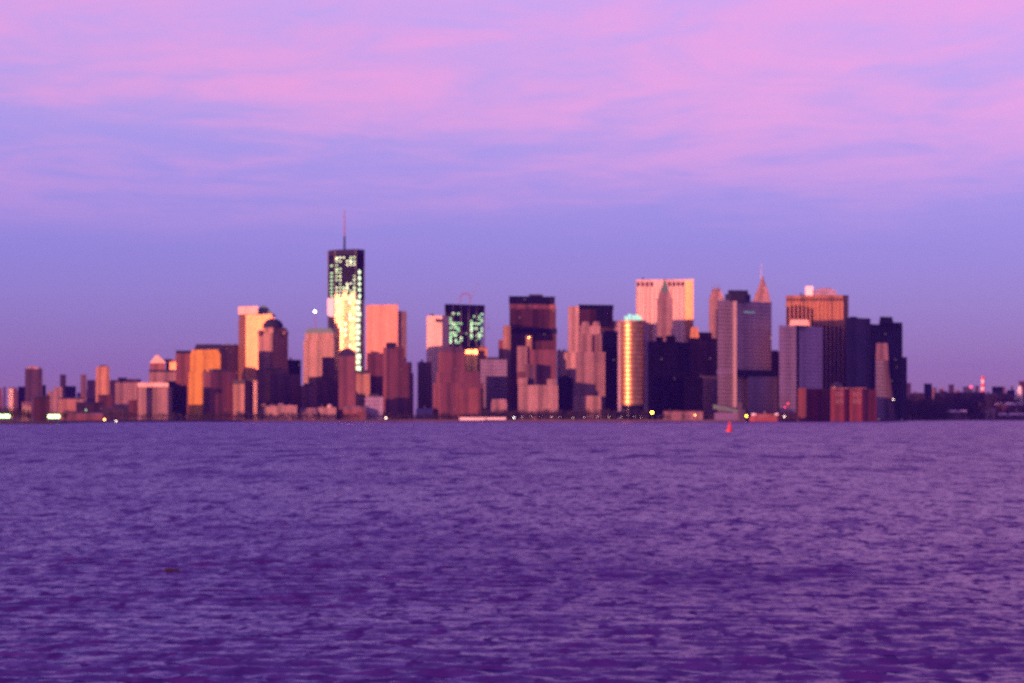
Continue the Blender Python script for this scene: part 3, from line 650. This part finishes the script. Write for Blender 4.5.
# ---- red brick round fort
DF = 4250
r = thing('brick_fort', 'red brick waterfront fort with rounded bays and pale lit windows', 'fort', (*P(837, DF), GZ - 1))
prism('main_walls', plan(DF + 10, [805, 831], [44], 40), -1, Z(388.5, DF), M['fort'], r)
prism('end_pier', plan(DF + 4, [798, 806], [-35], 20), -1, Z(388, DF), M['fort'], r)
for k, (x0, x1) in enumerate(((830.5, 848), (848, 866))):
    prism('round_bay', plan(DF, [x0, x0 + 4, x1 - 4, x1], [-40, -12, 35], 30), -1, Z(388.5, DF), M['fort'], r)
prism('end_wing', plan(DF + 8, [866, 876.5], [20], 30), -1, Z(389, DF), M['fort'], r)
prism('roof_cap', plan(DF - .5, [830, 866.5], [-6], 30), Z(388.5, DF), Z(387.8, DF), M['rose'], r)
for (x0, x1) in ((830.5, 848), (848, 866)):
    pf = plan(DF, [x0, x0 + 4, x1 - 4, x1], [-40, -12, 35], 30)
    for row in (391.5, 398.5):
        for t in (.2, .5, .8): panel('window', pf[1], pf[2], t - .06, t + .06, Z(row + 5.2, DF), Z(row, DF), M['rose'], r, .4)
ball('cupola', (*P(836.5, DF + 30), Z(388, DF)), 12, M['fort'], r)
# low annexes in front of it
low('dark long quay shed at the foot of the red fort', 770, 806, 413.5, 'dusk', 4330, 30, 'quay_shed', 'shed')
# ---- ferry terminal and ferry
r = thing('ferry_terminal', 'pale ferry terminal with sloping green canopy and tall pylon', 'terminal', (*P(730, 4310), GZ))
a, b = P(714, 4312), P(738, 4312)
link_mesh('canopy', [(a[0], 4305, Z(404.5, 4312)), (b[0], 4305, Z(410, 4312)), (b[0], 4335, Z(410, 4312)), (a[0], 4335, Z(404.5, 4312)), (a[0], 4305, Z(409, 4312)), (b[0], 4305, Z(412.5, 4312)), (b[0], 4335, Z(412.5, 4312)), (a[0], 4335, Z(409, 4312))],
          [(0, 3, 2, 1)[::-1], (0, 1, 5, 4)[::-1], (1, 2, 6, 5)[::-1], (2, 3, 7, 6)[::-1], (3, 0, 4, 7)[::-1], (4, 5, 6, 7)[::-1]], M['paleg'], r)
box('hall', a[0] + 2, b[0], 4309, 4334, GZ, Z(412.8, 4312), M['violet'], r)
c = P(739.8, 4306); box('pylon', c[0] - 3.5, c[0] + 3.5, 4301, 4310, GZ, Z(402.5, 4306), M['pink'], r)
c = P(743, 4306); box('pylon_foot', c[0] - 4, c[0] + 4, 4300, 4312, GZ, Z(409, 4306), M['rose'], r)
DV = 4200
r = thing('ferry_boat', 'orange ferry boat moored by the pale terminal', 'boat', (*P(764, DV), -.5))
x0, x1 = P(749, DV)[0], P(781, DV)[0]; w = 10
hp = [(x0, DV), (x0 + 7, DV - w), (x1 - 7, DV - w), (x1, DV), (x1 - 7, DV + w), (x0 + 7, DV + w)]
prism('hull', scaled(hp, .95), -.5, 4.5, M['orangep'], r, 1.04); prism('car_deck', scaled(hp, .95), 4.5, 8.2, M['orangep'], r)
prism('saloon_deck', scaled(hp, .86), 8.2, 11.4, M['rose'], r); prism('bridge_deck', scaled(hp, .6), 11.4, 14.2, M['orangep'], r)
for k in (-.5, .5):
    cc = ((x0 + x1) / 2 + k * 44, DV); box('wheelhouse', cc[0] - 3.5, cc[0] + 3.5, DV - 3.5, DV + 3.5, 11.4, 15.5, M['whitep'], r)
tube('funnel', ((x0 + x1) / 2, DV, 14), ((x0 + x1) / 2, DV, 19), 2.0, 1.8, M['rose'], r)
low('low pinkish quay building with an amber lamp at its end', 663, 703, 412, 'rose', 4335, -4, 'quay_building', 'building', 'brick', 1.5)
low('dim maroon hall behind the ferry', 752, 776, 404, 'dusk', 4390, 20, 'terminal_hall', 'hall', 'roof', 2)

# ---- right horizon: low island and far borough
far('faint mauve tower just past the last navy tower', 905, 911, 383, 'dusk', 7600, 20)
far('dark stubby tower above the wooded island', 924, 932, 383.5, 'navy2', 6900, 45)
far('pale pinkish sliver beside the dark stubby tower', 932, 936, 388, 'rose', 7000, 0)
far('short navy block past the pinkish sliver', 941, 947, 391, 'navy2', 6600, 42)
far('mauve tower on the far shore, slightly taller than its neighbours', 948.5, 954, 384.5, 'dusk', 7400, 20)
far('pale low tower near the red beacon', 955, 960, 390, 'rose', 7200, 10)
far('slate block under the round red beacon', 963, 973, 386.5, 'greyd', 7000, 35)
far('navy block between striped chimney and white lighthouse', 992, 1003, 386.5, 'navy2', 6800, 42)
far('lower navy block beside the white lighthouse', 1007, 1015, 390, 'navy2', 6900, 42)
far('maroon block cut by the picture edge behind the lighthouse', 1019, 1034, 381, 'brown', 7200, 20)
for (x0, x1, y, m, lb) in ((908, 925, 394, 'dusk', 'long low mauve warehouse past the navy tower'), (934, 962, 393.5, 'brown', 'long low maroon warehouse on the island'), (961, 985, 393, 'dusk', 'low dark warehouse beneath the red beacon'), (984, 1012, 394.5, 'brown', 'low maroon warehouse beneath the striped chimney')):
    low(lb, x0, x1, y, m, 5700, 30, 'warehouse', 'building', 'roof', 1.2)
r = thing('striped_chimney', 'red and white striped chimney on the far shore', 'chimney', (*P(983, 5900), GZ))
ys = [394, 390, 387, 383.5, 379.5, 376]
for k in range(5):
    mast(r, 983, ys[k], ys[k + 1], 5900, 5.6 - k * .35, 'band', 'whitep' if k % 2 == 1 else 'redst', 5.25 - k * .35)
r = thing('beacon_mast', 'mast with round red beacon above the low warehouses', 'beacon', (*P(971, 5950), GZ))
mast(r, 971, 415, 388, 5950, .8); ball('lamp_globe', (*P(971, 5950), Z(387, 5950)), 4.2, lamp('red_beacon', (1, .10, .22), 1.3), r)
r = thing('lighthouse', 'white tapering lighthouse at the right picture edge', 'lighthouse', (*P(1020, 5400), GZ))
mast(r, 1020, 414, 389, 5400, 9, 'shaft', 'whitep', 5.5); mast(r, 1020, 389, 386, 5400, 4.5, 'lantern_room', 'whitep', 4); mast(r, 1020, 386, 384, 5400, 4.6, 'cap', 'slate', .5)
low('small pinkish boathouse on the dark shore', 984.5, 995, 410, 'pink', 5230, -15, 'boathouse', 'building', 'rose', 1.5)
low('long pier shed with pale roof edge at the right', 995, 1040, 405, 'brown', 5300, 0, 'pier_shed', 'shed', 'pale', 2.5)
low('long low wharf shed nearest the water at the right', 998, 1040, 415, 'dusk', 5262, 0, 'wharf_shed', 'shed', 'pale', 2)
low('pale flat roofed depot among dark island trees', 946, 967, 412, 'dusk', 5220, 0, 'depot', 'building', 'pale', 2)

# ---- lamps along the water
def shore_lamp(label, x, y, D, rad, m, name='quay_lamp', cat='lamp', group=None):
    r = thing(name, label, cat, (*P(x, D), GZ), group)
    p = P(x, D); z = Z(y, D)
    tube('pole', (p[0], p[1], GZ - .3), (p[0], p[1], z), .25, .18, M['steelp'], r, 6)
    ball('lamp_globe', (p[0], p[1], z), rad, L[m], r, 10, 6)
    return r
shore_lamp('big yellow lamp before the navy block', 652, 412.5, 4320, 2.3, 'yellow')
shore_lamp('amber lamp at the end of the pinkish quay building', 695, 415.2, 4318, 1.2, 'amber')
shore_lamp('yellow lamp at the foot of the pale pylon', 746.5, 416, 4297, 1.5, 'yellow')
shore_lamp('white lamp at the ferry stern', 784.5, 416.5, 4300, 1.3, 'dim')
shore_lamp('white lamp under the leaning wedge tower', 893, 399.5, 4500, 1.8, 'dim')
shore_lamp('white lamp beside the last navy tower', 906, 399, 4700, 1.6, 'dim')
shore_lamp('red signal lamp above the ferry stern', 788, 403.5, 4290, 1.5, 'red')
shore_lamp('lower red signal lamp beside the ferry stern', 785, 407, 4285, 1.3, 'red')
shore_lamp('white lamp at the end of the long pale pier', 514, 417.5, 4366, 1.1, 'white')
shore_lamp('warm lamp on the quay near the orange slab', 104.5, 419.5, 3780, 1.4, 'amber')
shore_lamp('dim lamp on the quay next to the warm one', 116, 421, 3870, 1.1, 'dim')
shore_lamp('pink lamp beside the blue clad shed', 386, 418, 4384, 1.6, 'dim')
shore_lamp('small greenish light above the reddish shed', 86, 410, 3850, 1.4, 'green')
for k, x in enumerate((522, 531, 541, 551, 560, 573, 584, 597, 609, 621, 634, 641)):
    shore_lamp('tiny warm promenade lamp in front of the dark park trees', x, 417 + rnd.uniform(-.5, .7), 4366, rnd.uniform(.3, .5), 'dim', 'promenade_lamp', 'lamp', 'promenade lamps along the park')
for (x0, x1, y, lb) in ((-3, 10, 416.2, 'green lit canopy cut by the left picture edge'), (47.5, 60, 416.5, 'green lit canopy on the left shore before the dark red hall')):
    D = 3160; r = thing('lit_canopy', lb, 'canopy', (*P((x0 + x1) / 2, D), GZ))
    a, b = P(x0, D), P(x1, D)
    box('roof', a[0] - 1, b[0] + 1, D, D + 12, Z(y - 2, D) + 1.0, Z(y - 2, D) + 1.8, M['steelp'], r)
    for t in (.03, .97): tube('post', (a[0] + (b[0] - a[0]) * t, D + 1, GZ), (a[0] + (b[0] - a[0]) * t, D + 1, Z(y - 2, D) + 1), .25, .25, M['steelp'], r, 6)
    n = 2
    for k in range(n):
        box('light_panel', a[0] + (b[0] - a[0]) * (k + .06) / n, a[0] + (b[0] - a[0]) * (k + .94) / n, D + .5, D + 1.2, Z(y + 1.6, D), Z(y - 1.7, D), L['flood'], r)

# ---- buoy and driftwood
DB = 1640
r = thing('channel_buoy', 'red channel buoy riding the water before the ferry terminal', 'buoy', (*P(729.5, DB), 0))
c = P(729.5, DB)
tube('float', (c[0], c[1], -.6), (c[0], c[1], 1.1), 2.5, 2.3, M['redp'], r, 16)
tube('daymark', (c[0], c[1], 1.1), (c[0], c[1], 5.6), 1.7, .75, M['redp'], r, 12)
for q in range(4):
    aa = math.pi / 4 + q * math.pi / 2
    tube('leg', (c[0] + 2.0 * math.cos(aa), c[1] + 2.0 * math.sin(aa), 1.1), (c[0] + .5 * math.cos(aa), c[1] + .5 * math.sin(aa), 6.2), .16, .12, M['redp'], r, 6)
tube('lantern', (c[0], c[1], 5.6), (c[0], c[1], 7.0), .4, .35, M['redst'], r)
c = P(172, 164)
o = tube('driftwood_log', (c[0] - .55, c[1], .30), (c[0] + .55, c[1] + .3, .24), .13, .09, M['wood'])
tag(o, 'small dark piece of driftwood floating among the near waves', 'driftwood')

# ---- woods on the quay (bare winter trees reading as one dark mass)
def wood(name, label_, spans, seed):
    rg = random.Random(seed); vs, fs = [], []
    for (x0, x1, D0, D1, h0, h1, n) in spans:
        for i in range(n):
            px = rg.uniform(x0, x1); D = rg.uniform(D0, D1); x, y = P(px, D); h = rg.uniform(h0, h1); w = h * rg.uniform(.28, .42)
            b = len(vs); tr = .03 * h
            vs += [(x - tr, y, GZ - .3), (x + tr, y - tr, GZ - .3), (x, y + tr, GZ - .3), (x, y, GZ + h * .8)]; fs += [(b, b + 1, b + 3), (b + 1, b + 2, b + 3), (b + 2, b, b + 3)]
            lob = [(x + rg.gauss(0, w * .5), y + rg.gauss(0, w * .5), GZ + h * rg.uniform(.4, .9), w * rg.uniform(.3, .55)) for _ in range(6)]
            for _ in range(110):
                lx, ly, lz, lr = lob[rg.randrange(6)]
                cx, cy, cz = lx + rg.gauss(0, lr * .6), ly + rg.gauss(0, lr * .6), lz + rg.gauss(0, lr * .5)
                s = h * rg.uniform(.03, .07); b = len(vs)
                for _k in range(3): vs.append((cx + rg.uniform(-s, s), cy + rg.uniform(-s, s), cz + rg.uniform(-s, s)))
                fs.append((b, b + 1, b + 2))
    o = link_mesh(name, vs, fs, plain('bare_twigs_' + name, (.035, .022, .024), .9, 0, .5, .3), None, [[(0, 0)] * 3 for _ in fs])
    o['kind'] = 'stuff'; tag(o, label_, 'wood')
wood('park_wood', 'dark mass of bare park trees along the quay', [(480, 648, 4366, 4400, 12, 24, 230), (205, 335, 4345, 4384, 9, 17, 130), (330, 445, 4382, 4395, 9, 16, 110), (440, 482, 4380, 4400, 9, 15, 40), (640, 720, 4336, 4360, 8, 13, 60), (748, 800, 4390, 4420, 9, 16, 50)], 1)
wood('island_wood', 'dark wooded island shore at the right', [(868, 948, 4760, 5300, 18, 54, 170), (900, 1040, 5260, 5600, 20, 62, 190), (868, 990, 4800, 5240, 10, 18, 120), (780, 830, 4424, 4450, 8, 14, 20)], 2)
wood('shore_wood', 'dark trees on the flat left shore', [(-40, 34, 3130, 3300, 14, 24, 70), (48, 66, 3200, 3500, 10, 18, 18), (66, 128, 3830, 4300, 12, 22, 60), (120, 205, 4100, 4320, 9, 16, 90)], 3)

# ================================================================== SKY, SUN, HAZE
sa, se = R(SUN_A), R(SUN_E)
sd = (-math.sin(sa) * math.cos(se), -math.cos(sa) * math.cos(se), math.sin(se))
w = bpy.data.worlds.new('World'); S.world = w; w.use_nodes = True
nt = w.node_tree; nt.nodes.clear(); g = G(nt)
out = g.n('ShaderNodeOutputWorld')
sky = g.n('ShaderNodeTexSky', sky_type='NISHITA', sun_disc=False)
sky.sun_elevation = se; sky.sun_rotation = math.atan2(sd[0], sd[1])
bg1 = g.n('ShaderNodeBackground'); nt.links.new(g.mix(1.0, sky.outputs[0], (.75, .45, 1.0, 1), 'MULTIPLY'), bg1.inputs[0]); bg1.inputs[1].default_value = .05
tc = g.n('ShaderNodeTexCoord').outputs['Generated']
sx = g.n('ShaderNodeSeparateXYZ'); nt.links.new(tc, sx.inputs[0])
dx, dy, dz = sx.outputs
def c8(r, gg, b, k=1.0):
    f = lambda v: ((v / 255 + .055) / 1.055) ** 2.4 if v > 10 else v / 255 / 12.92
    return (f(r) * k, f(gg) * k, f(b) * k)
zz = g.m('MAXIMUM', dz, 0.0)
zq = g.m('POWER', zz, .5)
K = 1.0
q = lambda y: math.sqrt(max(0, (HY - y) / F))
base = g.ramp(zq, [(0.0, c8(154, 112, 160)), (q(385), c8(140, 112, 172)), (q(330), c8(118, 112, 198)), (q(250), c8(118, 121, 220)), (q(180), c8(142, 136, 228)), (q(90), c8(178, 156, 232)), (q(0), c8(182, 166, 242)), (.55, c8(134, 92, 212)), (1.0, c8(50, 40, 150))])
CLX = 19.6
# cirrus sheet: noise in the plane of the cloud layer
zc = g.m('ADD', zz, .012)
cu, cv = g.m('DIVIDE', dx, zc), g.m('DIVIDE', dy, zc)
cvec = g.vec(g.m('ADD', g.m('ADD', g.m('MULTIPLY', cu, .50), g.m('MULTIPLY', cv, -.12)), CLX), g.m('ADD', g.m('MULTIPLY', cv, .42), g.m('MULTIPLY', cu, .16)), 0.0)
n1 = g.noise(cvec, .75, 6.0, .54, .6)
n2 = g.noise(cvec, 2.9, 5.0, .6, 1.2)
n3 = g.noise(cvec, 9.0, 4.0, .65, 1.5)
nn = g.m('ADD', g.m('ADD', g.m('MULTIPLY', n1, .64), g.m('MULTIPLY', n2, .27)), g.m('MULTIPLY', n3, .09))
cl = g.sstep(nn, .43, .64)
lo = g.sstep(zz, .065, .15)
cl = g.m('MULTIPLY', cl, lo)
up = g.m('SUBTRACT', 1.0, g.m('MULTIPLY', g.sstep(zz, .3, .8), .8))
cl = g.m('ADD', cl, g.m('MULTIPLY', g.m('MULTIPLY', g.sstep(zz, .17, .26), g.sstep(dx, -.2, .3)), .6))
cl = g.m('MULTIPLY', cl, up)
pinkc = c8(255, 158, 214)
colr = g.mix(g.m('MULTIPLY', cl, .74), base, (*pinkc, 1))
# sunset side of the sky: orange glow around the sun's azimuth
dotp = g.n('ShaderNodeVectorMath', operation='DOT_PRODUCT'); nt.links.new(tc, dotp.inputs[0]); dotp.inputs[1].default_value = (-math.sin(sa), -math.cos(sa), 0.0)
dv = g.m('MAXIMUM', dotp.outputs['Value'], 0.0)
g1 = g.m('MULTIPLY', g.m('POWER', dv, 3.0), g.m('POWER', g.m('SUBTRACT', 1.0, zz), 6.0))
g2 = g.m('POWER', dv, 40.0)
glow = g.mix(1.0, g.mix(1.0, (.45, .15, .14, 1), g.vec(g1, g1, g1), 'MULTIPLY'), g.mix(1.0, (2.6, 1.0, .25, 1), g.vec(g2, g2, g2), 'MULTIPLY'), 'ADD')
for nd in nt.nodes:
    if nd.type == 'MIX': nd.clamp_result = False
colr = g.mix(1.0, colr, glow, 'ADD')
bg2 = g.n('ShaderNodeBackground'); nt.links.new(colr, bg2.inputs[0]); bg2.inputs[1].default_value = .51
ad = g.n('ShaderNodeAddShader'); nt.links.new(bg1.outputs[0], ad.inputs[0]); nt.links.new(bg2.outputs[0], ad.inputs[1])
nt.links.new(ad.outputs[0], out.inputs[0])

sl = bpy.data.lights.new('sun', 'SUN'); sl.energy = 5.0; sl.angle = R(.5); sl.color = (1.0, .335, .235)
so = bpy.data.objects.new('sun', sl); COL.objects.link(so)
from mathutils import Vector
so.rotation_euler = Vector(sd).to_track_quat('Z', 'Y').to_euler()
hz = box('haze', -20500, 20500, -4000, 20500, -6, 480, None)
hz['kind'] = 'stuff'
hm = bpy.data.materials.new('haze_air'); hm.use_nodes = True; hn = hm.node_tree; hn.nodes.clear()
ho = hn.nodes.new('ShaderNodeOutputMaterial'); pv = hn.nodes.new('ShaderNodeVolumePrincipled')
pv.inputs['Color'].default_value = (.16, .09, 1.0, 1); pv.inputs['Density'].default_value = 2e-5; pv.inputs['Anisotropy'].default_value = 0.0
hn.links.new(pv.outputs[0], ho.inputs['Volume']); hz.data.materials.clear(); hz.data.materials.append(hm)

# ================================================================== CAMERA AND RENDER SETTINGS
cam = bpy.data.cameras.new('camera'); co = bpy.data.objects.new('camera', cam); COL.objects.link(co)
cam.sensor_width = 36.0; cam.lens = F / 1024 * 36.0
co.location = (0, 0, H); co.rotation_euler = (R(90), 0, 0)
cam.shift_y = (HY - 341.5) / 1024
cam.clip_start = .5; cam.clip_end = 90000
cam.dof.use_dof = True; cam.dof.focus_distance = 22.0; cam.dof.aperture_fstop = 2.2   # the photograph is focused short of the skyline
S.camera = co
S.view_settings.view_transform = 'Standard'; S.view_settings.look = 'None'
S.view_settings.exposure = .7; S.view_settings.gamma = 1.0
S.render.engine = 'CYCLES'
S.cycles.max_bounces = 6; S.cycles.volume_bounces = 1
S.cycles.use_denoising = False
S.cycles.sample_clamp_indirect = 3.0
